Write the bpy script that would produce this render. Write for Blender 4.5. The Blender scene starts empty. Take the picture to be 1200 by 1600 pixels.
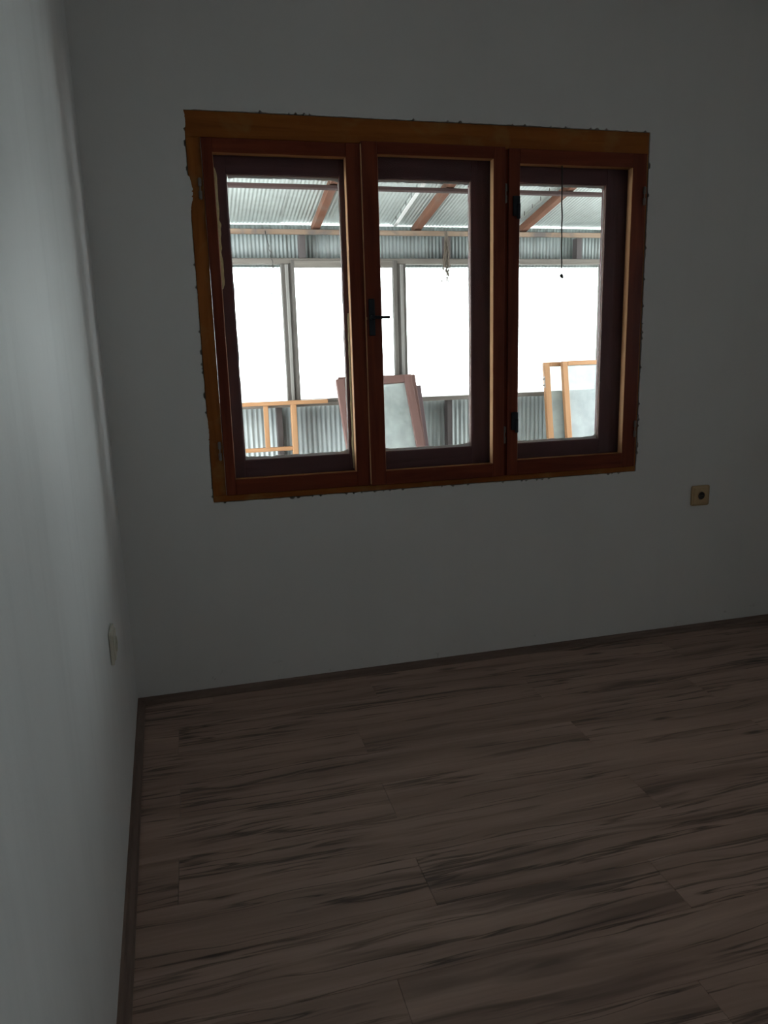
import bpy, bmesh, math, random
from mathutils import Vector, Matrix, noise
random.seed(7)
SC = bpy.context.scene
COL = SC.collection

# ------------------------------------------------------------------ camera
def look(yaw, pitch, roll):
    f = Vector((math.sin(yaw)*math.cos(pitch), math.cos(yaw)*math.cos(pitch), math.sin(pitch)))
    r = Vector((math.cos(yaw), -math.sin(yaw), 0)); u = r.cross(f)
    c, s = math.cos(roll), math.sin(roll)
    return c*r+s*u, -s*r+c*u, f
cr, cu, cf = look(math.radians(14.196), math.radians(-12.115), math.radians(-1.655))
cam = bpy.data.cameras.new('camera'); camo = bpy.data.objects.new('camera', cam); COL.objects.link(camo)
camo.matrix_world = Matrix(((cr.x, cu.x, -cf.x, .3235), (cr.y, cu.y, -cf.y, -3.0816), (cr.z, cu.z, -cf.z, 1.45), (0, 0, 0, 1)))
cam.sensor_fit = 'VERTICAL'; cam.sensor_height = 36; cam.sensor_width = 27; cam.lens = 1152.12/1600*36
cam.clip_start = .02; cam.clip_end = 300
SC.camera = camo

# ------------------------------------------------------------------ sky and exposure
W = bpy.data.worlds.new('overcast_sky'); SC.world = W; W.use_nodes = True
W.node_tree.nodes['Background'].inputs[0].default_value = (.93, .97, 1.0, 1)
W.node_tree.nodes['Background'].inputs[1].default_value = 10.2
vs = SC.view_settings; vs.view_transform = 'Standard'; vs.look = 'None'; vs.exposure = 0.0; vs.gamma = 1; vs.use_curve_mapping = False
cy = SC.cycles
cy.use_denoising = True; cy.max_bounces = 12; cy.diffuse_bounces = 6; cy.glossy_bounces = 5; cy.transmission_bounces = 8; cy.transparent_max_bounces = 24
cy.caustics_reflective = False; cy.caustics_refractive = False; cy.sample_clamp_indirect = 6
# sampling guide for the sky light that enters by the window opening (gives off no light of its own)
pl = bpy.data.lights.new('window_portal', 'AREA'); pl.shape = 'RECTANGLE'; pl.size = 1.9; pl.size_y = 1.42; pl.cycles.is_portal = True
plo = bpy.data.objects.new('window_portal', pl); COL.objects.link(plo); plo.location = (1.365, .165, 1.6); plo.rotation_euler = (math.radians(-90), 0, 0)
pl2 = bpy.data.lights.new('fill_window_portal', 'AREA'); pl2.shape = 'RECTANGLE'; pl2.size = .56; pl2.size_y = .46; pl2.cycles.is_portal = True  # sampling guide at the unseen window added for fill light
plo2 = bpy.data.objects.new('fill_window_portal', pl2); COL.objects.link(plo2); plo2.location = (4.44, -2.80, 1.685); plo2.rotation_euler = (0, math.radians(90), 0)

# ------------------------------------------------------------------ materials
def newmat(name):
    m = bpy.data.materials.new(name); m.use_nodes = True
    nt = m.node_tree; b = nt.nodes['Principled BSDF']
    return m, nt, b
def nd(nt, t, **k):
    n = nt.nodes.new(t)
    for a, v in k.items(): setattr(n, a, v)
    return n
def ramp(nt, fac, stops):
    r = nd(nt, 'ShaderNodeValToRGB'); e = r.color_ramp.elements
    while len(e) < len(stops): e.new(.5)
    for i, (p, c) in enumerate(stops):
        e[i].position = p; e[i].color = (*c, 1) if len(c) == 3 else c
    nt.links.new(fac, r.inputs[0]); return r.outputs[0]
def coords(nt, scale, rnd=True, kind='Object'):
    tc = nd(nt, 'ShaderNodeTexCoord'); mp = nd(nt, 'ShaderNodeVectorMath', operation='MULTIPLY'); mp.inputs[1].default_value = scale
    if rnd:
        oi = nd(nt, 'ShaderNodeObjectInfo'); ml = nd(nt, 'ShaderNodeVectorMath', operation='SCALE')
        ml.inputs[0].default_value = (3.1, 5.3, 7.7); nt.links.new(oi.outputs['Random'], ml.inputs['Scale'])
        ad = nd(nt, 'ShaderNodeVectorMath', operation='ADD')
        nt.links.new(tc.outputs[kind], ad.inputs[0]); nt.links.new(ml.outputs[0], ad.inputs[1]); nt.links.new(ad.outputs[0], mp.inputs[0])
    else: nt.links.new(tc.outputs[kind], mp.inputs[0])
    return mp.outputs[0]
def noi(nt, vec, scale, detail=4, rough=.55, dist=0.):
    n = nd(nt, 'ShaderNodeTexNoise'); n.inputs['Scale'].default_value = scale; n.inputs['Detail'].default_value = detail
    n.inputs['Roughness'].default_value = rough; n.inputs['Distortion'].default_value = dist
    nt.links.new(vec, n.inputs['Vector']); return n.outputs['Fac']
def mix(nt, fac, a, b, mode='MIX'):
    m = nd(nt, 'ShaderNodeMix', data_type='RGBA', blend_type=mode)
    if isinstance(fac, (int, float)): m.inputs[0].default_value = fac
    else: nt.links.new(fac, m.inputs[0])
    for s, v in ((6, a), (7, b)):
        if isinstance(v, tuple): m.inputs[s].default_value = (*v, 1)
        else: nt.links.new(v, m.inputs[s])
    return m.outputs[2]
def math_(nt, op, a, b=None):
    m = nd(nt, 'ShaderNodeMath', operation=op)
    for i, v in enumerate((a, b)):
        if v is None: continue
        if isinstance(v, (int, float)): m.inputs[i].default_value = v
        else: nt.links.new(v, m.inputs[i])
    return m.outputs[0]
def bump(nt, b, h, strength=.3, dist=.002):
    n = nd(nt, 'ShaderNodeBump'); n.inputs['Strength'].default_value = strength; n.inputs['Distance'].default_value = dist
    nt.links.new(h, n.inputs['Height']); nt.links.new(n.outputs[0], b.inputs['Normal'])

def wood(name, dark, light, axis, rough=.45, gscale=1., blot=None, coat=0.):
    """timber with grain along an axis (0,1,2)"""
    m, nt, b = newmat(name)
    s = [22*gscale]*3; s[axis] = 1.6*gscale
    v = coords(nt, tuple(s))
    g = noi(nt, v, 1.0, 5, .6, .8)
    c = ramp(nt, g, [(.3, dark), (.7, light)])
    if blot:
        v2 = coords(nt, (5, 5, 5)); n2 = noi(nt, v2, 1.2, 3, .6, .4)
        f = ramp(nt, n2, [(.52, (0, 0, 0)), (.68, (1, 1, 1))])
        c = mix(nt, f, c, blot)
    nt.links.new(c, b.inputs['Base Color']); b.inputs['Roughness'].default_value = rough; b.inputs['Specular IOR Level'].default_value = .22
    if coat: b.inputs['Coat Weight'].default_value = coat
    bump(nt, b, g, .25, .0008)
    return m
def plain(name, col, rough=.5, metal=0., var=.12, scale=40):
    m, nt, b = newmat(name)
    v = coords(nt, (scale,)*3); n = noi(nt, v, 1., 3)
    c = ramp(nt, n, [(.25, tuple(x*(1-var) for x in col)), (.75, tuple(min(1, x*(1+var)) for x in col))])
    nt.links.new(c, b.inputs['Base Color']); b.inputs['Roughness'].default_value = rough; b.inputs['Metallic'].default_value = metal
    return m

def wall_paint(name, col, rough, streak):
    m, nt, b = newmat(name)
    v = coords(nt, (1, 1, 1), False)
    n1 = noi(nt, v, 1.3, 4, .6)
    c = ramp(nt, n1, [(.3, tuple(x*.93 for x in col)), (.7, col)])
    vs_ = coords(nt, (9, 9, .9), False); n2 = noi(nt, vs_, 1., 4, .6)
    c = mix(nt, ramp(nt, n2, [(.5, (0, 0, 0)), (.85, (streak, streak, streak))]), c, tuple(x*.72 for x in col))
    # scuffs and grime low down, just above the skirting
    sx = nd(nt, 'ShaderNodeSeparateXYZ'); nt.links.new(v, sx.inputs[0])
    low = nd(nt, 'ShaderNodeMapRange'); low.inputs[1].default_value = .16; low.inputs[2].default_value = .05; nt.links.new(sx.outputs[2], low.inputs[0])
    n3 = noi(nt, v, 14, 5, .7, .5)
    sp = ramp(nt, n3, [(.62, (0, 0, 0)), (.72, (.8, .8, .8))])
    c = mix(nt, math_(nt, 'MULTIPLY', sp, low.outputs[0]), c, (.16, .15, .13))
    nt.links.new(c, b.inputs['Base Color']); b.inputs['Roughness'].default_value = rough
    nb = noi(nt, v, 55, 4, .6); nb2 = noi(nt, v, 5, 3, .5)
    bump(nt, b, math_(nt, 'ADD', nb, math_(nt, 'MULTIPLY', nb2, 3.)), .25, .002)
    return m

M = {}
M['wall'] = wall_paint('white_wall_paint', (.79, .80, .79), .75, .10)
M['wall_left'] = wall_paint('white_wall_paint_brushed', (.78, .805, .81), .6, .35)
M['ceiling'] = plain('ceiling_white', (.78, .78, .77), .9, 0, .03, 3)
M['casing_h'] = wood('varnished_casing_along', (.22, .062, .008), (.37, .120, .018), 0, .42, 1, (.34, .155, .04))
M['casing_v'] = wood('varnished_casing_upright', (.22, .062, .008), (.37, .120, .018), 2, .42, 1, (.34, .155, .04))
M['sash_h'] = wood('red_brown_sash_along', (.12, .020, .008), (.23, .046, .017), 0, .4)
M['sash_v'] = wood('red_brown_sash_upright', (.12, .020, .008), (.23, .046, .017), 2, .4)
M['outer_h'] = wood('dark_outer_sash_along', (.095, .038, .042), (.16, .068, .075), 0, .45)
M['outer_v'] = wood('dark_outer_sash_upright', (.095, .038, .042), (.16, .068, .075), 2, .45)
M['bead'] = wood('raw_pine_edge', (.60, .33, .16), (.78, .48, .26), 2, .6)
M['bead_h'] = wood('raw_pine_edge_dimmed', (.36, .15, .05), (.50, .24, .09), 0, .6)  # same pine, coloured darker for edges that catch less light
M['foam'] = plain('old_yellow_foam', (.50, .42, .24), .9, 0, .25, 60)
M['putty'] = plain('white_putty', (.86, .86, .84), .8, 0, .06, 50)
M['black_metal'] = plain('black_metal', (.012, .016, .022), .45, .4, .2, 50)
M['hinge'] = plain('dull_hinge_metal', (.24, .21, .19), .5, .6, .2, 60)
M['cream'] = plain('cream_plastic', (.60, .44, .25), .4, 0, .05, 20)
M['cream2'] = plain('pale_cream_plastic', (.66, .64, .55), .4, 0, .05, 20)
M['hole'] = plain('socket_hole', (.02, .016, .012), .6, 0, .1, 20)
M['skirt_h'] = wood('skirting_laminate_along', (.13, .088, .07), (.25, .178, .145), 0, .5)
M['skirt_y'] = wood('skirting_laminate_inward', (.13, .088, .07), (.25, .178, .145), 1, .5)
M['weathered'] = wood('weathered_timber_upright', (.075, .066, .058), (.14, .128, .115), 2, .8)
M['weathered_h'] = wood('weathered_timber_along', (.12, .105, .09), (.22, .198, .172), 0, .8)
M['pale_strip'] = wood('pale_weathered_strip', (.17, .162, .15), (.25, .24, .222), 2, .8)
M['batten'] = wood('stained_batten', (.21, .14, .095), (.33, .245, .18), 0, .8, 1, (.14, .12, .11))
M['rafter'] = wood('red_stained_rafter', (.13, .055, .034), (.215, .105, .068), 1, .7, 1, (.19, .125, .095))
M['purlin'] = wood('dark_purlin', (.045, .027, .026), (.085, .05, .045), 0, .8)
M['post_dark'] = wood('dark_brown_post', (.065, .055, .054), (.11, .096, .094), 2, .8)
M['pine_v'] = wood('fresh_pine_upright', (.33, .165, .075), (.42, .235, .12), 2, .6)
M['pine_h'] = wood('fresh_pine_along', (.33, .165, .075), (.42, .235, .12), 0, .6)
M['oldsash_v'] = wood('pinkish_brown_sash_upright', (.125, .066, .056), (.19, .11, .096), 2, .6)
M['oldsash_h'] = wood('pinkish_brown_sash_along', (.125, .066, .056), (.19, .11, .096), 0, .6)
M['mauve_v'] = wood('mauve_brown_sash_upright', (.105, .068, .070), (.155, .108, .112), 2, .6)
M['mauve_h'] = wood('mauve_brown_sash_along', (.105, .068, .070), (.155, .108, .112), 0, .6)
M['twine'] = plain('dry_stems', (.13, .105, .08), .9, 0, .3, 80)
M['wire'] = plain('thin_dark_wire', (.06, .055, .05), .6, .3, .1, 50)
M['ground'] = plain('pale_ground', (.72, .72, .70), .9, 0, .1, .5)
M['concrete'] = plain('concrete_floor', (.20, .19, .18), .9, 0, .15, 4)
M['outside_render'] = plain('outside_render', (.40, .40, .38), .9, 0, .1, 5)

def sheet_mat(name, col, dirt, transl, stain):
    m, nt, b = newmat(name)
    v = coords(nt, (1, 1, 1)); n = noi(nt, v, 6, 5, .65, .3)
    c = ramp(nt, n, [(.3, tuple(x*.82 for x in col)), (.7, col)])
    v2 = coords(nt, (30, 30, 2.2)); n2 = noi(nt, v2, 1., 4, .65)
    c = mix(nt, ramp(nt, n2, [(.48, (0, 0, 0)), (.72, (stain,)*3)]), c, dirt)
    b.inputs['Roughness'].default_value = .55
    nt.links.new(c, b.inputs['Base Color'])
    if transl:
        tr = nd(nt, 'ShaderNodeBsdfTranslucent'); nt.links.new(c, tr.inputs[0])
        mx = nd(nt, 'ShaderNodeMixShader'); mx.inputs[0].default_value = transl
        nt.links.new(b.outputs[0], mx.inputs[1]); nt.links.new(tr.outputs[0], mx.inputs[2])
        nt.links.new(mx.outputs[0], nt.nodes['Material Output'].inputs[0])
    return m
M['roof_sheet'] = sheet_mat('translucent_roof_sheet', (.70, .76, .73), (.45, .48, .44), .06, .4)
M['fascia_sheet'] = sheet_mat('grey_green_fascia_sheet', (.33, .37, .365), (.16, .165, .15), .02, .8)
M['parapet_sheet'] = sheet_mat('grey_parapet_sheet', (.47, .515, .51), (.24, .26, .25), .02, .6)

def glass(name, veil, veilcol=(.75, .78, .77), tint=(.97, .99, .98), gloss_max=1.):
    m = bpy.data.materials.new(name); m.use_nodes = True; nt = m.node_tree; nt.nodes.remove(nt.nodes['Principled BSDF'])
    out = nt.nodes['Material Output']
    t = nd(nt, 'ShaderNodeBsdfTransparent'); t.inputs[0].default_value = (*tint, 1)
    g = nd(nt, 'ShaderNodeBsdfGlossy'); g.inputs['Roughness'].default_value = .03
    fr = nd(nt, 'ShaderNodeFresnel'); fr.inputs[0].default_value = 1.45
    mx = nd(nt, 'ShaderNodeMixShader'); nt.links.new(math_(nt, 'MULTIPLY', fr.outputs[0], gloss_max), mx.inputs[0])
    nt.links.new(t.outputs[0], mx.inputs[1]); nt.links.new(g.outputs[0], mx.inputs[2])
    d = nd(nt, 'ShaderNodeBsdfDiffuse'); d.inputs[0].default_value = (*veilcol, 1)  # matt veil; strong on the leaning panes, where it paints in reflections
    v = coords(nt, (1, 1, 1)); n = noi(nt, v, 5, 5, .65)
    f = nd(nt, 'ShaderNodeMapRange'); f.inputs[1].default_value = .3; f.inputs[2].default_value = .7; f.inputs[3].default_value = veil*.7; f.inputs[4].default_value = veil*1.3
    nt.links.new(n, f.inputs[0])
    m2 = nd(nt, 'ShaderNodeMixShader'); nt.links.new(f.outputs[0], m2.inputs[0]); nt.links.new(mx.outputs[0], m2.inputs[1]); nt.links.new(d.outputs[0], m2.inputs[2])
    nt.links.new(m2.outputs[0], out.inputs[0])
    return m
M['glass'] = glass('window_glass', .004, tint=(.985, .993, .99), gloss_max=.18)
M['glass_clear'] = glass('veranda_glass', .01)
M['glass_reflect_grey'] = glass('painted_reflection_glass', .5, (.62, .68, .66))  # grey veil paints the roof's reflection into the leaning panes
M['glass_reflect_pale'] = glass('pale_painted_reflection_glass', .45, (.62, .67, .68))  # pale veil paints a whitish reflection into the pane

def laminate():
    m, nt, b = newmat('greige_laminate')
    v = coords(nt, (1, 1, 1))
    def sc(vec, s):
        n = nd(nt, 'ShaderNodeVectorMath', operation='MULTIPLY'); n.inputs[1].default_value = s; nt.links.new(vec, n.inputs[0]); return n.outputs[0]
    # wavy warp of the grain
    wv = nd(nt, 'ShaderNodeTexNoise'); wv.inputs['Scale'].default_value = 1.; wv.inputs['Detail'].default_value = 2
    nt.links.new(sc(v, (2.2, 6, 1)), wv.inputs['Vector'])
    off = nd(nt, 'ShaderNodeVectorMath', operation='MULTIPLY_ADD'); off.inputs[1].default_value = (0, .05, 0)
    nt.links.new(wv.outputs['Color'], off.inputs[0]); nt.links.new(v, off.inputs[2])
    w = off.outputs[0]
    broad = noi(nt, sc(w, (.9, 11, 1)), 1., 3, .5, .2)
    c = ramp(nt, broad, [(.28, (.285, .186, .146)), (.5, (.425, .288, .230)), (.75, (.515, .358, .292))])
    fine = noi(nt, sc(w, (3, 90, 1)), 1., 4, .6)
    c = mix(nt, .35, c, ramp(nt, fine, [(.3, (.55, .55, .55)), (.7, (1, 1, 1))]), 'MULTIPLY')
    # long dark veins
    vein = noi(nt, sc(w, (.75, 17, 1)), 1., 4, .55, .4)
    ridge = math_(nt, 'ABSOLUTE', math_(nt, 'SUBTRACT', vein, .5))
    mask = noi(nt, sc(v, (1.5, 5, 1)), 1., 2, .5)
    vm = math_(nt, 'MULTIPLY', ramp(nt, ridge, [(0, (1, 1, 1)), (.030, (0, 0, 0))]), ramp(nt, mask, [(.40, (0, 0, 0)), (.52, (1, 1, 1))]))
    c = mix(nt, math_(nt, 'MULTIPLY', vm, .85), c, (.055, .034, .026))
    band = noi(nt, sc(w, (.95, 14, 1)), 1., 3, .52, .6)
    c = mix(nt, math_(nt, 'MULTIPLY', ramp(nt, band, [(.575, (0, 0, 0)), (.70, (1, 1, 1))]), .70), c, (.085, .053, .040))
    # knots, drawn out along the board
    vo = nd(nt, 'ShaderNodeTexVoronoi'); vo.inputs['Scale'].default_value = 1.; vo.inputs['Randomness'].default_value = 1.
    nt.links.new(sc(w, (2.1, 8.5, 1)), vo.inputs['Vector'])
    kn = ramp(nt, math_(nt, 'ADD', vo.outputs['Distance'], math_(nt, 'MULTIPLY', math_(nt, 'SUBTRACT', fine, .5), .10)), [(.03, (1, 1, 1)), (.13, (0, 0, 0))])
    c = mix(nt, math_(nt, 'MULTIPLY', kn, .85), c, (.048, .03, .023))
    nt.links.new(c, b.inputs['Base Color'])
    b.inputs['Roughness'].default_value = .5
    bump(nt, b, fine, .12, .0006)
    return m
M['laminate'] = laminate()

# ------------------------------------------------------------------ builders
class MB:
    """collects shapes (world or local coordinates) into one mesh"""
    def __init__(s): s.bm = bmesh.new()
    def box(s, x0, x1, y0, y1, z0, z1, bev=0., slot=0, segs=1):
        vv = [s.bm.verts.new((x, y, z)) for x in (x0, x1) for y in (y0, y1) for z in (z0, z1)]
        fs = [s.bm.faces.new([vv[i] for i in q]) for q in ((0, 1, 3, 2), (4, 6, 7, 5), (0, 4, 5, 1), (2, 3, 7, 6), (0, 2, 6, 4), (1, 5, 7, 3))]
        for f in fs: f.material_index = slot
        if bev:
            ed = list({e for f in fs for e in f.edges})
            r = bmesh.ops.bevel(s.bm, geom=ed, offset=bev, segments=segs, affect='EDGES', profile=.5)
            for f in r['faces']: f.material_index = slot
        return s
    def prism(s, pts, a0, a1, axis='x', slot=0):
        """closed profile pts (2-D) swept along an axis"""
        def P(p, a): return {'x': (a, p[0], p[1]), 'y': (p[0], a, p[1]), 'z': (p[0], p[1], a)}[axis]
        A = [s.bm.verts.new(P(p, a0)) for p in pts]; B = [s.bm.verts.new(P(p, a1)) for p in pts]
        n = len(pts)
        fs = [s.bm.faces.new((A[i], A[(i+1) % n], B[(i+1) % n], B[i])) for i in range(n)]
        fs += [s.bm.faces.new(A[::-1]), s.bm.faces.new(B)]
        for f in fs: f.material_index = slot
        return s
    def cyl(s, c, r, h, axis='z', n=14, r2=None, slot=0):
        r2 = r if r2 is None else r2
        rot = {'z': Matrix(), 'x': Matrix.Rotation(math.pi/2, 4, 'Y'), 'y': Matrix.Rotation(-math.pi/2, 4, 'X')}[axis]
        q = bmesh.ops.create_cone(s.bm, cap_ends=True, segments=n, radius1=r, radius2=r2, depth=h, matrix=Matrix.Translation(c) @ rot)
        for v in q['verts']:
            for f in v.link_faces: f.material_index = slot
        return s
    def ball(s, c, r, sz=(1, 1, 1), u=12, v=8):
        bmesh.ops.create_uvsphere(s.bm, u_segments=u, v_segments=v, radius=r, matrix=Matrix.Translation(c) @ Matrix.Diagonal((*sz, 1)))
        return s
    def tube(s, pts, rad, n=6):
        pts = [Vector(p) for p in pts]; rings = []
        for i, p in enumerate(pts):
            d = (pts[min(i+1, len(pts)-1)]-pts[max(i-1, 0)]).normalized()
            a = d.cross(Vector((.31, .87, .38))).normalized(); b2 = d.cross(a)
            rr = rad[i] if isinstance(rad, (list, tuple)) else rad
            rings.append([s.bm.verts.new(p+rr*(math.cos(2*math.pi*k/n)*a+math.sin(2*math.pi*k/n)*b2)) for k in range(n)])
        for A, B in zip(rings, rings[1:]):
            for k in range(n): s.bm.faces.new((A[k], A[(k+1) % n], B[(k+1) % n], B[k]))
        s.bm.faces.new(rings[0][::-1]); s.bm.faces.new(rings[-1])
        return s
    def build(s, name, mats, parent=None, origin=None, smooth=False, local=False):
        """origin: world point of the object's own origin; verts are world coords unless local"""
        bm = s.bm; bmesh.ops.recalc_face_normals(bm, faces=bm.faces)
        if origin is None:
            lo = Vector((min(v.co[i] for v in bm.verts) for i in range(3))); hi = Vector((max(v.co[i] for v in bm.verts) for i in range(3)))
            origin = Vector(((lo.x+hi.x)/2, (lo.y+hi.y)/2, (lo.z+hi.z)/2))
        origin = Vector(origin)
        bmesh.ops.translate(bm, verts=bm.verts, vec=-origin)
        me = bpy.data.meshes.new(name); bm.to_mesh(me); bm.free()
        if smooth:
            for p in me.polygons: p.use_smooth = True
        for mm in (mats if isinstance(mats, (list, tuple)) else [mats]): me.materials.append(M[mm])
        o = bpy.data.objects.new(name, me); COL.objects.link(o)
        o.parent = parent
        base = Vector((0, 0, 0)) if (parent is None or local) else WORLD[parent.name]
        o.location = origin-base; WORLD[o.name] = origin
        return o
WORLD = {}
def tag(o, label=None, cat=None, group=None, kind=None):
    if label: o['label'] = label
    if cat: o['category'] = cat
    if group: o['group'] = group
    if kind: o['kind'] = kind
    return o
def empty(name, loc, **k):
    o = bpy.data.objects.new(name, None); COL.objects.link(o); o.location = loc; o.empty_display_size = .1
    WORLD[o.name] = Vector(loc); tag(o, **k); return o
def struct(o, label=None): o['kind'] = 'structure'; (label and o.__setitem__('label', label)); return o

# ================================================================== THE ROOM
XR, YB, ZC = 4.25, -4.7, 2.96          # right wall, wall behind the camera, ceiling
K = .035                                # the left wall runs slightly off square
WX0, WX1, WZ0, WZ1 = .377, 2.350, .866, 2.360   # window casing

# --- wall with the window: solid wall plus a ragged plaster face round the casing
def ragged(t, seed):
    lo = noise.noise(Vector((t*5., seed*3.7, .5))); mid = noise.noise(Vector((t*38., seed*5.1, 2.5))); hi = noise.noise(Vector((t*150., seed, 7.)))
    jag = noise.cell(Vector((t*95., seed*2.3, 3.)))            # broken chips of plaster
    o = .0019+.0014*lo+.0022*mid+.0018*hi+(.0058 if jag > .62 and mid > -.1 else 0.)
    if seed == 4:                                              # filler smeared over the casing on its left edge
        z = WZ1-t
        o -= .015*math.exp(-((z-2.075)/.050)**2)*(1+.5*mid)+.006*math.exp(-((z-2.33)/.05)**2)+.004*math.exp(-((z-1.15)/.05)**2)
    return o
def wall_back():
    b = MB(); bm = b.bm
    ox0, ox1, oz0, oz1 = -.02, XR+.1, -.02, ZC+.05
    pts = []
    n = 150
    def edge(p, q, nrm, seed, m):
        for i in range(m):
            t = i/m; L = math.dist(p, q); o = ragged(t*L, seed)*min(1., t*L/.012, (1-t)*L/.012)
            pts.append((p[0]+(q[0]-p[0])*t+nrm[0]*o, p[1]+(q[1]-p[1])*t+nrm[1]*o))
    edge((WX0, WZ0), (WX1, WZ0), (0, -1), 1, 420); edge((WX1, WZ0), (WX1, WZ1), (1, 0), 2, 320)
    edge((WX1, WZ1), (WX0, WZ1), (0, 1), 3, 420); edge((WX0, WZ1), (WX0, WZ0), (-1, 0), 4, 320)
    # clean rectangle a hand's breadth outside the ragged edge, then four plain faces to the wall's outline
    g = .05; cx0, cx1, cz0, cz1 = WX0-g, WX1+g, WZ0-g, WZ1+g
    cnt = (420, 320, 420, 320); C = ((cx0, cz0), (cx1, cz0), (cx1, cz1), (cx0, cz1)); ring = []
    for e in range(4):
        p, q = C[e], C[(e+1) % 4]
        for i in range(cnt[e]): t = i/cnt[e]; ring.append((p[0]+(q[0]-p[0])*t, p[1]+(q[1]-p[1])*t))
    A = [bm.verts.new((x, 0, z)) for x, z in pts]; O = [bm.verts.new((x, 0, z)) for x, z in ring]
    D = [bm.verts.new((x, .032, z)) for x, z in pts]
    N = len(A)
    for i in range(N):
        j = (i+1) % N
        bm.faces.new((A[i], A[j], O[j], O[i])); bm.faces.new((A[j], A[i], D[i], D[j]))
    def quad(x0, x1, z0, z1): bm.faces.new([bm.verts.new(v) for v in ((x0, 0, z0), (x1, 0, z0), (x1, 0, z1), (x0, 0, z1))])
    quad(ox0, cx0, oz0, oz1); quad(cx1, ox1, oz0, oz1); quad(cx0, cx1, oz0, cz0); quad(cx0, cx1, cz1, oz1)
    y0, y1 = .03, .2
    b.box(ox0, WX0, y0, y1, oz0, oz1, slot=1); b.box(WX1, ox1, y0, y1, oz0, oz1, slot=1)
    b.box(WX0, WX1, y0, y1, oz0, WZ0, slot=1); b.box(WX0, WX1, y0, y1, WZ1, oz1, slot=1)
    # rim that closes the plaster face to the wall at its outer edge
    for (x0, x1, z0, z1) in ((ox0, ox1, oz0, oz0+.01), (ox0, ox1, oz1-.01, oz1), (ox0, ox0+.01, oz0, oz1), (ox1-.01, ox1, oz0, oz1)):
        b.box(x0, x1, .0005, .03, z0, z1)
    return b.build('wall_back', ['wall', 'outside_render'], origin=(0, 0, 0))
wb = struct(wall_back(), 'white plastered wall with the three-light window')

def lx(y): return -K*y
b = MB(); b.prism([(lx(0), 0), (lx(0)-.15, 0), (lx(YB)-.15, YB), (lx(YB), YB)], -.02, ZC+.05, 'z')
wl = struct(b.build('wall_left', 'wall_left', origin=(0, 0, 0)), 'white brushed wall at the left catching the window light')
SY0, SY1, SZ0, SZ1 = -3.06, -2.54, 1.37, 2.00      # unseen window added in the right wall for fill light
b = MB(); b.box(XR, XR+.2, YB, SY0, -.02, ZC+.05); b.box(XR, XR+.2, SY1, .0, -.02, ZC+.05); b.box(XR, XR+.2, SY0, SY1, -.02, SZ0); b.box(XR, XR+.2, SY0, SY1, SZ1, ZC+.05); wr = struct(b.build('wall_right', 'wall', origin=(XR, 0, 0)), 'white wall on the right')
b = MB(); b.box(lx(YB)-.15, XR+.15, YB-.15, YB, -.02, ZC+.05); wn = struct(b.build('wall_near', 'wall', origin=(0, YB, 0)), 'white wall behind')
b = MB(); b.box(-.15, XR+.15, YB-.15, .2, ZC, ZC+.15); ce = struct(b.build('ceiling', 'ceiling'), 'white ceiling')

# --- floor: sub-floor and laminate planks laid along the window wall
b = MB(); b.box(-.02, XR, YB, 0, -.06, .0115); floor = struct(b.build('floor', 'concrete', origin=(0, 0, 0)), 'greige wood-look laminate floor of long planks')
PW, PL, FZ = .197, 1.48, .020
joints = {0: .31, 1: .99, 2: 1.65, 3: .845, 4: .18, 5: .845, 6: .18, 7: .845, 8: 1.475, 9: .68, 10: 1.343}
row = 0; y1 = 0.
while y1 > YB:
    y0 = max(YB, -.093-PW*row)
    x = joints.get(row, random.uniform(0, PL)) % PL-PL
    while x < XR:
        xa, xb = max(x, lx((y0+y1)/2)-.01), min(x+PL, XR)
        if xb-xa > .02:
            dz = random.uniform(-.0002, .0002)
            p = MB(); p.box(xa+.0004, xb-.0004, y0+.0004, y1-.0004, FZ-.0085, FZ+dz, .0007)
            p.build('plank', 'laminate', floor, origin=((xa+xb)/2, (y0+y1)/2, FZ))
        x += PL
    y1 = y0; row += 1

# --- skirting
def skirt_profile(): return [(0, FZ), (-.029, FZ), (-.029, FZ+.004), (-.024, FZ+.011), (-.012, FZ+.017), (-.007, FZ+.025), (-.001, FZ+.027), (0, FZ+.027)]
b = MB(); b.prism(skirt_profile(), .0, XR, 'x'); struct(b.build('baseboard_back', 'skirt_h', origin=(XR/2, 0, 0)), 'slim brown laminate skirting under the window wall')
b = MB(); L = math.hypot(lx(YB), YB)
b.prism([(-p, z) for p, z in skirt_profile()], -L, 0., 'y')
o = struct(b.build('baseboard_left', 'skirt_y', origin=(0, 0, 0)), 'slim brown laminate skirting along the left wall'); o.rotation_euler.z = math.atan(K)

# ================================================================== THE WINDOW
win = empty('window_1', (1.3635, 0, WZ0), kind='structure', label='three-light varnished wooden window with double casement sashes')
FY = .004
# box frame boards
def part(name, mats, parent, boxes, bev=.002, **k):
    b = MB()
    for bb in boxes: b.box(*bb[:6], bev=bev, slot=bb[6] if len(bb) > 6 else 0)
    return b.build(name, mats, parent, **k)
part('head_board', 'casing_h', win, [(WX0, WX1, FY, .15, 2.268, WZ1)])
part('sill_board', 'casing_h', win, [(WX0, WX1, FY, .15, WZ0, .892)])
part('jamb', 'casing_v', win, [(WX0, .431, FY, .15, .892, 2.268)])
part('jamb', 'casing_v', win, [(2.334, WX1, FY, .15, .892, 2.268)])
part('mullion', 'sash_v', win, [(1.655, 1.688, FY-.004, .15, .892, 2.268)])

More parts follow.
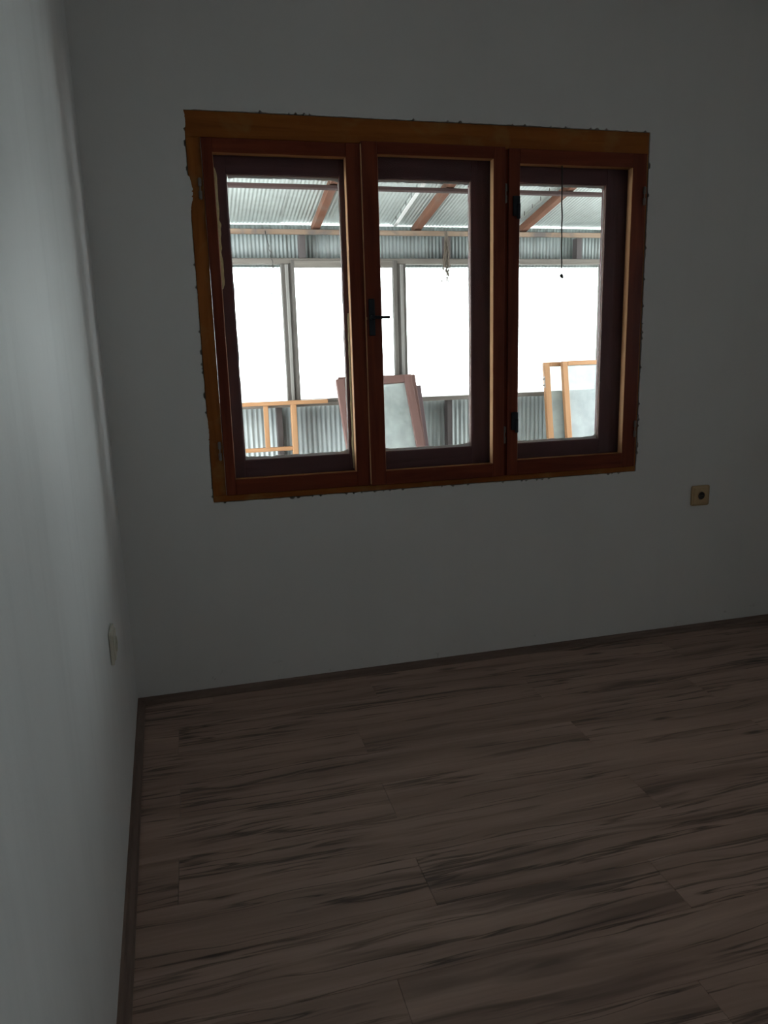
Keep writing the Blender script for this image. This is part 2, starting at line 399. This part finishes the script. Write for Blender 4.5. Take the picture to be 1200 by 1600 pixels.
def frame_boxes(x0, x1, z0, z1, ox0, ox1, oz0, oz1, y0, y1):
    return [(x0, ox0, y0, y1, z0, z1, 1), (ox1, x1, y0, y1, z0, z1, 1), (ox0, ox1, y0, y1, z0, oz0, 0), (ox0, ox1, y0, y1, oz1, z1, 0)]
def inner_sash(x0, x1, z0, z1, ox0, ox1, oz0, oz1, y0, t=.04):
    s = part('inner_sash', ['sash_h', 'sash_v'], win, frame_boxes(x0, x1, z0, z1, ox0, ox1, oz0, oz1, y0, y0+t), .0018)
    # raw pine edges; light is in their colour, uprights brighter, top and bottom dimmer
    e = .0012; ya, yb = y0+.003, y0+t-.001
    for nm, bx, mt in (('edge_strip', (ox1-e, ox1+.0005, ya, yb, oz0, oz1), 'bead'), ('edge_strip', (ox0-.0005, ox0+e, ya, yb, oz0, oz1), 'bead'),
                       ('edge_strip', (ox0, ox1, ya, yb, oz1-e, oz1+.0005), 'bead_h'), ('edge_strip', (ox0, ox1, ya, yb, oz0-.0005, oz0+e*.6), 'bead_h')):
        part(nm, mt, s, [bx], .0006)
    part('pane', 'glass', s, [(ox0-.006, ox1+.006, y0+t-.010, y0+t-.006, oz0-.006, oz1+.006)], 0)
    return s
sL = inner_sash(.432, 1.046, .893, 2.266, .472, .987, .957, 2.215, -.006)
sM = inner_sash(1.047, 1.662, .893, 2.272, 1.113, 1.610, .953, 2.226, -.020, .038)
sR = inner_sash(1.681, 2.333, .893, 2.270, 1.732, 2.266, .960, 2.213, -.012)
tag(sL, label='left casement leaf beside the window corner'); tag(sM, label='middle casement leaf with black lever handle'); tag(sR, label='right casement leaf with black latches')
part('meeting_edge', 'bead', sM, [(1.0445, 1.0475, -.0185, -.006, .90, 2.262)], .0006)

def outer_sash(x0, x1, ox0, ox1, oz0=1.028, oz1=2.151, z0=.90, z1=2.262, y0=.045, t=.042):
    s = part('outer_sash', ['outer_h', 'outer_v'], win, frame_boxes(x0, x1, z0, z1, ox0, ox1, oz0, oz1, y0, y0+t), .0018)
    e = .003; ya, yb = y0+.002, y0+.020
    for bx, mt in (((ox1-e, ox1+.0005, ya, yb, oz0, oz1), 'oldsash_v'), ((ox0-.0005, ox0+e, ya, yb, oz0, oz1), 'oldsash_v'), ((ox0, ox1, ya, yb, oz1-e, oz1+.0005), 'oldsash_h')):
        part('edge_strip', mt, s, [bx], .0006)
    part('pane', 'glass', s, [(ox0-.004, ox1+.004, y0+.021, y0+.025, oz0-.004, oz1+.004)], 0)
    # ragged white putty line round the glass, rounded into the lower corners
    b = MB(); bm = b.bm
    inner, outer = [], []
    def w_at(i, seed, base): return base+.003*noise.noise(Vector((i*.45, seed, 1.)))+.002*noise.noise(Vector((i*1.7, seed, 4.)))
    def side(p, q, nrm, seed, base, corner0, corner1, n=48):
        for i in range(n):
            t = i/n; L = math.dist(p, q); d0, d1 = t*L, (1-t)*L
            w = max(.0025, w_at(i, seed+ox0*7, base)+.020*corner0*math.exp(-d0/.014)+.020*corner1*math.exp(-d1/.014))
            x, z = p[0]+(q[0]-p[0])*t, p[1]+(q[1]-p[1])*t
            outer.append((x, z)); inner.append((x+nrm[0]*w, z+nrm[1]*w))
    side((ox0, oz0), (ox1, oz0), (0, 1), 1, .010, .5, 1.); side((ox1, oz0), (ox1, oz1), (-1, 0), 2, .0045, 1., .3)
    side((ox1, oz1), (ox0, oz1), (0, -1), 3, .0105, .3, .2); side((ox0, oz1), (ox0, oz0), (1, 0), 4, .0045, .2, .5)
    N = len(inner); R = {}
    for nm, P, y in (('a', inner, y0+.0205), ('b', outer, y0+.0165), ('c', inner, y0+.0212), ('d', outer, y0+.0212)):
        R[nm] = [bm.verts.new((x, y, z)) for x, z in P]
    for i in range(N):
        j = (i+1) % N
        for A, B in (('a', 'b'), ('b', 'd'), ('d', 'c'), ('c', 'a')): bm.faces.new((R[A][i], R[A][j], R[B][j], R[B][i]))
    b.build('putty', 'putty', s)
    return s
outer_sash(.436, 1.058, .519, .970)
outer_sash(1.059, 1.652, 1.122, 1.535)
outer_sash(1.690, 2.330, 1.745, 2.174)

# torn foam left in the reveal of the left leaf
def foam(x, side, z0, z1, y0, y1, wid):
    b = MB(); bm = b.bm; n = 26; rows = []
    for i in range(n+1):
        z = z0+(z1-z0)*i/n; w = max(.0012, wid*(.75+.8*noise.noise(Vector((i*.6, x*9, 3))))) * (1 if 0 < i < n else .3)
        rows.append([bm.verts.new(c) for c in ((x, y0, z), (x+side*w, y0+.004, z), (x+side*w, y1, z), (x, y1, z))])
    for A, B in zip(rows, rows[1:]):
        for k in range(4): bm.faces.new((A[k], A[(k+1) % 4], B[(k+1) % 4], B[k]))
    bm.faces.new(rows[0][::-1]); bm.faces.new(rows[-1])
    b.build('foam_strip', 'foam', sL)
foam(.476, 1, 1.72, 2.17, .0345, .0445, .012)
foam(.984, -1, .965, 1.62, .0345, .0445, .006)

# hinges, handle, latches
def hinge(x, z, y, s):
    b = MB()
    for dz in (-.022, .022): b.cyl((x, y, z+dz), .0065, .026, 'z', 12); b.ball((x, y, z+dz+math.copysign(.013, dz)), .0062, (1, 1, .7), 10, 6)
    b.cyl((x, y, z), .0032, .02, 'z', 10)
    b.build('hinge', 'hinge', s, smooth=False)
hinge(.417, 2.084, -.004, sL); hinge(.417, 1.078, -.004, sL)
hinge(1.668, 2.094, -.009, sM); hinge(1.668, 1.078, -.009, sM)
hinge(2.322, 2.096, -.019, sR); hinge(2.324, 1.072, -.019, sR)
b = MB(); b.box(1.057, 1.083, -.026, -.020, 1.524, 1.672, .004, segs=2); pl_ = b.build('handle_plate', 'black_metal', sM)
b = MB(); b.cyl((1.070, -.036, 1.597), .010, .024, 'y', 16); b.tube([(1.070, -.049, 1.597), (1.085, -.053, 1.5965), (1.112, -.053, 1.596), (1.135, -.051, 1.596)], [.0075, .0065, .0058, .0062], 10)
b.ball((1.135, -.051, 1.596), .0063); b.build('lever_handle', 'black_metal', sM, smooth=True)
b = MB(); b.box(1.044, 1.050, -.023, -.016, 1.588, 1.599, .001); b.build('strike_tip', 'bead', sM)
for z in (2.044, 1.138):
    b = MB(); b.box(1.698, 1.731, -.020, -.012, z-.040, z+.040, .003, segs=2); b.box(1.714, 1.7315, -.024, -.018, z-.052, z+.012, .003)
    b.cyl((1.724, -.025, z-.004), .004, .004, 'y', 10); b.build('latch', 'black_metal', sR)

# pull cord hanging in front of the right pane
b = MB(); pts = []
for i in range(26):
    t = i/25; z = 2.213-t*(2.213-1.794); pts.append((1.932+.007*t+.0035*noise.noise(Vector((t*7, 1, 1))), .002+.0015*noise.noise(Vector((t*6, 4, 1))), z))
pc = empty('pull_cord', (1.936, .002, 2.213), label='thin dark pull cord with small knob hanging in front of the right window pane', cat='cord')
b.tube(pts, .0031, 7); b.build('cord', 'wire', pc, smooth=True)
b = MB(); b.tube([pts[-1], (1.940, .002, 1.768)], .0013, 6); b.build('thread', 'wire', pc)
b = MB(); b.ball((1.940, .002, 1.763), .008, (1, 1, 1.1)); b.ball((1.943, 0, 1.756), .0055); b.build('knob', 'wire', pc, smooth=True)

# small unseen window added in the right wall to brighten the room
w2 = empty('added_fill_window', (XR+.1, (SY0+SY1)/2, SZ0), kind='structure', label='small brown wooden window added unseen in the right wall for fill light')
b = MB()
for bx in ((SY0, SY0+.04, SZ0, SZ1), (SY1-.04, SY1, SZ0, SZ1), (SY0+.04, SY1-.04, SZ0, SZ0+.04), (SY0+.04, SY1-.04, SZ1-.04, SZ1)): b.box(XR+.06, XR+.12, *bx, .003)
b.build('fill_window_frame', 'casing_v', w2)
part('pane', 'glass', w2, [(XR+.088, XR+.092, SY0+.035, SY1-.035, SZ0+.035, SZ1-.035)], 0)

# ================================================================== SOCKETS
def socket(name, loc, rz, label, mat, w=.050):
    s = empty(name, loc, label=label, cat='socket', group='wall sockets'); s.rotation_euler.z = rz
    def P(nm, m, b, **k): return b.build(nm, m, s, origin=(0, 0, 0), local=True, **k)
    b = MB(); b.box(-w, w, -.011, 0, -w, w, .009, segs=3)
    P('cover_plate', mat, b)
    b = MB(); b.box(-w*.78, w*.78, -.0145, -.010, -w*.78, w*.78, .003, segs=2); P('raised_panel', mat, b)
    b = MB(); bm = b.bm; n = 28; rr = ((.0235, -.0143), (.0225, -.0185), (.0195, -.0185), (.0185, -.006))
    rings = [[bm.verts.new((r*math.cos(2*math.pi*k/n), y, r*math.sin(2*math.pi*k/n))) for k in range(n)] for r, y in rr]
    for A, B in zip(rings, rings[1:]):
        for k in range(n): bm.faces.new((A[k], A[(k+1) % n], B[(k+1) % n], B[k]))
    P('round_rim', mat, b, smooth=False)
    b = MB(); b.cyl((0, -.0150, 0), .0188, .0012, 'y', 28); P('well', 'hole', b)
    b = MB()
    for q in (-.009, .009): b.cyl((q, -.0162, 0), .0028, .0016, 'y', 10)
    P('contact', 'hinge', b)
    b = MB(); b.cyl((0, -.0162, .0), .0022, .002, 'y', 8); P('screw', 'hinge', b)
    return s
socket('wall_socket', (2.713, 0, .722), 0, 'square cream wall socket below the window on its right', 'cream')
socket('wall_socket', (lx(-.87), -.87, .626), math.radians(-90)*-1+math.atan(K), 'pale wall socket on the left wall near the corner', 'cream2')

# ================================================================== THE VERANDA BEYOND THE WINDOW
VX0, VX1 = -1.35, 4.15
b = MB(); b.box(-40, 40, .2, 70, -.7, -.5); struct(b.build('ground', 'ground'), 'pale bright ground beyond the veranda')
b = MB(); b.box(VX0, VX1, .2, 2.12, -.5, 0.0); struct(b.build('floor_veranda', 'concrete'), 'concrete veranda floor')

def corr(name, mat, parent, u0, u1, fn, pitch=.032, amp=.006, thick=.0016, seg=6, phase=0.):
    """corrugated sheet: u across the waves; fn(u, h, s) gives the point for height h of the wave at end s (0/1)"""
    bm = bmesh.new(); n = max(2, int((u1-u0)/pitch*seg)); L = [[], [], [], []]
    for i in range(n+1):
        u = u0+(u1-u0)*i/n; h = amp*math.sin(2*math.pi*u/pitch+phase)
        for k, (s, hh) in enumerate(((0, h), (1, h), (1, h+thick), (0, h+thick))): L[k].append(bm.verts.new(fn(u, hh, s)))
    for i in range(n):
        for k in range(4): bm.faces.new((L[k][i], L[k][i+1], L[(k+1) % 4][i+1], L[(k+1) % 4][i]))
    bm.faces.new([L[k][0] for k in range(4)]); bm.faces.new([L[k][n] for k in range(4)][::-1])
    b = MB(); b.bm.free(); b.bm = bm
    o = b.build(name, mat, parent)
    for p in o.data.polygons: p.use_smooth = True
    return o

# --- far wall of the veranda
vw = empty('wall_veranda', (1.6, 2.0, 0), kind='structure', label='glazed veranda wall of weathered posts and corrugated panels')
def vpart(name, mat, *boxes, bev=.003, parent=None): return part(name, mat, parent or vw, boxes, bev)
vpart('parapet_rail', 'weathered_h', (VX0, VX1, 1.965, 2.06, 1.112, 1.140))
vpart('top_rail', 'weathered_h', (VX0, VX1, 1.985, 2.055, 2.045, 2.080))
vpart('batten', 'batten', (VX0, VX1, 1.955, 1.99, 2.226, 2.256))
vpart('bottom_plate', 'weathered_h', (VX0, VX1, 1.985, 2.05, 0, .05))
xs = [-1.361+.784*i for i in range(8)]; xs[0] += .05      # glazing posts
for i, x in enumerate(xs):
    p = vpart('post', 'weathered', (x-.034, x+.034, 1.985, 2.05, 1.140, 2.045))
    vpart('cover_strip', 'pale_strip', (x-.010, x+.012, 1.972, 1.986, 1.145, 2.042), parent=p)
for i, (xa, xb) in enumerate(zip(xs, xs[1:])):
    fixed = i == 3                            # one bay has a sash of its own
    if fixed:
        s = part('veranda_sash', ['weathered_h', 'weathered'], vw, frame_boxes(xa+.030, xb-.030, 1.142, 2.066, xa+.052, xb-.058, 1.16, 2.022, 1.978, 2.02), .002)
        part('pane', 'glass_clear', s, [(xa+.045, xb-.05, 2.0, 2.004, 1.155, 2.03)], 0)
    else: part('pane', 'glass_clear', vw, [(xa+.03, xb-.03, 2.015, 2.019, 1.13, 2.05)], 0)
u = VX0; ph = 0
while u < VX1:                                # parapet and fascia sheets
    u1 = min(u+.83, VX1)
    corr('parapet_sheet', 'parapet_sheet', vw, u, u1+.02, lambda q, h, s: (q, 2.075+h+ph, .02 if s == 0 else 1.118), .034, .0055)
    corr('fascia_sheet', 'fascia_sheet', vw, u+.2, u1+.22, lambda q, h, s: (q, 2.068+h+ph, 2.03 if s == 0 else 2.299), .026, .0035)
    u = u1; ph = .003-ph
for x in (-.34, .893, 2.122, 3.35, 4.12): vpart('stud', 'post_dark', (x-.020, x+.020, 2.0, 2.062, .05, 1.112))
for x in (-.9, .1, 1.105, 2.115, 3.12, 4.12): vpart('fascia_stud', 'post_dark', (x-.022, x+.022, 1.99, 2.055, 2.08, 2.226))

# --- roof
RS = .2
def rz(y): return 2.318+RS*(2.0-y)
vr = empty('roof_veranda', (1.6, 1.2, 2.5), kind='structure', label='sloping veranda roof of pale corrugated sheets on red-brown rafters')
def rafter(x, w=.05):
    b = MB(); y0, y1 = .205, 2.06; d = .056
    b.prism([(y0, rz(y0)-.010), (y1, rz(y1)-.010), (y1, rz(y1)-d), (y0, rz(y0)-d)], x-w/2, x+w/2, 'x')
    bmesh.ops.bevel(b.bm, geom=list(b.bm.edges), offset=.003, segments=1, affect='EDGES')
    b.build('rafter', 'rafter', vr)
for x in (-1.12, -.34, .43, 1.203, 1.90, 2.680, 3.45, 4.10): rafter(x)
b = MB(); b.box(VX0, VX1, 1.31, 1.36, 2.372, 2.392, .003); b.build('purlin', 'purlin', vr)
seams = [-1.4, -.73, .10, .93, 1.735, 2.60, 3.43, 4.20]
for i, (a, c) in enumerate(zip(seams, seams[1:])):
    dz = .004*(i % 2)
    corr('roof_sheet', 'roof_sheet', vr, a, c+.045, lambda q, h, s: (q, .205 if s == 0 else 2.30, rz(.205 if s == 0 else 2.30)+h+dz), .024, .0022)
b = MB()
for x in (1.735, 2.60):                      # roofing screws that come through along two seams
    for k in range(5): y = 1.42+.12*k; b.cyl((x-.012, y, rz(y)-.016), .0022, .026, 'z', 6)
b.build('roofing_screws', 'wire', vr)
for x in (1.755, ): 
    b = MB(); b.prism([(.21, rz(.21)-.014), (2.05, rz(2.05)-.014), (2.05, rz(2.05)-.0065), (.21, rz(.21)-.0065)], x-.010, x+.013, 'x'); b.build('seam_strip', 'putty', vr)

# ================================================================== THINGS STANDING IN THE VERANDA
def lean_sash(name, label, x, y, z, w, h, slope, mats, gl, stile=.055, rail=.055, t=.038, tilt=0., group=None, lock=None, cat='casement'):
    """sash leaning on the parapet; (x,y,z) is its top left front corner"""
    a = math.atan(slope); r = empty(name, (0, 0, 0), label=label, cat=cat, group=group)
    c = MB()
    for bx in frame_boxes(0, w, -h, 0, stile, w-stile, -h+rail, -rail, 0, t): c.box(*bx[:6], bev=.003, slot=bx[6])
    def P(b, nm, m): o = b.build(nm, m, r, origin=(0, 0, -h), local=True); o.location = (0, 0, 0); return o
    P(c, 'frame', mats)
    if gl:
        g = MB(); g.box(stile-.005, w-stile+.005, t*.45, t*.45+.004, -h+rail-.005, -rail+.005); P(g, 'pane', gl)
    if lock:
        for dz in lock:
            k = MB(); k.cyl((-.008, .006, dz), .006, .018, 'x', 8); k.box(-.004, .001, 0, .014, dz-.02, dz+.02); P(k, 'hinge_stub', 'hinge')
    Rm = Matrix.Rotation(-a, 4, 'X') @ Matrix.Rotation(tilt, 4, 'Y')
    r.matrix_world = Matrix.Translation((x, y, z)) @ Rm @ Matrix.Translation((0, 0, -h))
    return r
OS = ['oldsash_h', 'oldsash_v']; PN = ['pine_h', 'pine_v']
lean_sash('spare_casement', 'front pinkish-brown sash with grey glass, reflection painted in, leaning behind the middle mullion', 1.266, 1.855, 1.292, .530, 1.42, .475, OS, 'glass_reflect_grey', tilt=-.035, group='brown sashes leaning in the veranda')
lean_sash('spare_casement', 'brown sash mostly hidden, sandwiched second in the leaning stack', 1.292, 1.905, 1.305, .543, 1.43, .475, OS, 'glass_reflect_grey', group='brown sashes leaning in the veranda')
lean_sash('spare_casement', 'lowest mauve-brown sash at the back of the leaning stack', 1.342, 1.922, 1.228, .540, 1.34, .40, ['mauve_h', 'mauve_v'], 'glass_reflect_grey', group='brown sashes leaning in the veranda')
lean_sash('spare_casement', 'rear orange pine sash seen through the right window pane, hinge stubs on its edge', 2.808, 1.895, 1.357, .62, 1.365, .17, PN, 'glass_reflect_grey', .045, .030, .034, group='pine sashes leaning in the veranda', lock=(-.12, -.165))
lean_sash('spare_casement', 'front orange pine sash with glass whitened by a painted reflection seen through the right window pane', 2.930, 1.850, 1.362, .62, 1.37, .17, PN, 'glass_reflect_pale', .042, .032, .034, tilt=-.005, group='pine sashes leaning in the veranda')

# unfinished pine frame seen through the left light
pf = empty('unfinished_casement', (.6, 1.90, 0), label='bare pine window frame with crossbars standing against the veranda parapet', cat='casement')
def pp(name, m, *bx): return part(name, m, pf, [bx], .002)
pp('top_rail', 'pine_h', .06, 1.212, 1.88, 1.935, 1.134, 1.160)
pp('stile', 'pine_v', .960, .996, 1.88, 1.935, .0, 1.134)
pp('stile', 'pine_v', .10, .136, 1.88, 1.935, .0, 1.134)
pp('crossbar', 'pine_h', .136, .960, 1.89, 1.925, .828, .853)
pp('muntin', 'pine_v', .778, .808, 1.89, 1.925, .853, 1.134)
pp('bottom_rail', 'pine_h', .136, .960, 1.88, 1.935, .02, .06)

# hanging wire and dried stems
b = MB(); key = [(.862, 1.94, 2.24), (.866, 1.90, 2.176), (.874, 1.88, 2.14), (.868, 1.87, 2.12), (.884, 1.87, 2.10), (.876, 1.86, 2.075), (.890, 1.85, 2.04), (.888, 1.84, 1.99), (.868, 1.83, 1.93), (.842, 1.82, 1.875), (.840, 1.82, 1.848), (.850, 1.82, 1.838), (.880, 1.82, 1.850), (.925, 1.82, 1.868)]
b.tube(key, .0028, 6); tag(b.build('hanging_wire', 'wire', smooth=True), 'thin bent wire dangling from the veranda batten behind the left window pane', 'wire')
db = empty('dried_plant_bunch', (2.075, 1.90, 2.235), label='tangled bunch of dried stems hanging from the veranda batten', cat='dried plant')
rnd = random.Random(4)
for k in range(13):
    x = 2.078+rnd.uniform(-.008, .008); y = 1.92+rnd.uniform(-.01, .01); ln = rnd.uniform(.20, .37); z = 2.24; pts = [(x, y, z)]
    for i in range(1, 10):
        t = i/9; x += rnd.uniform(-.0095, .0095); y += rnd.uniform(-.006, .005); pts.append((x, y, z-ln*t))
    b = MB(); b.tube(pts, [.0030-.0012*i/9+rnd.uniform(-.0006, .0016) for i in range(10)], 5)
    for q in range(3):
        p = Vector(pts[rnd.randint(5, 9)]); b.ball(p+Vector((rnd.uniform(-.006, .006), 0, rnd.uniform(-.01, .01))), rnd.uniform(.003, .006), (.8, .8, 1.8), 6, 5)
    b.build('stem', 'twine', db)
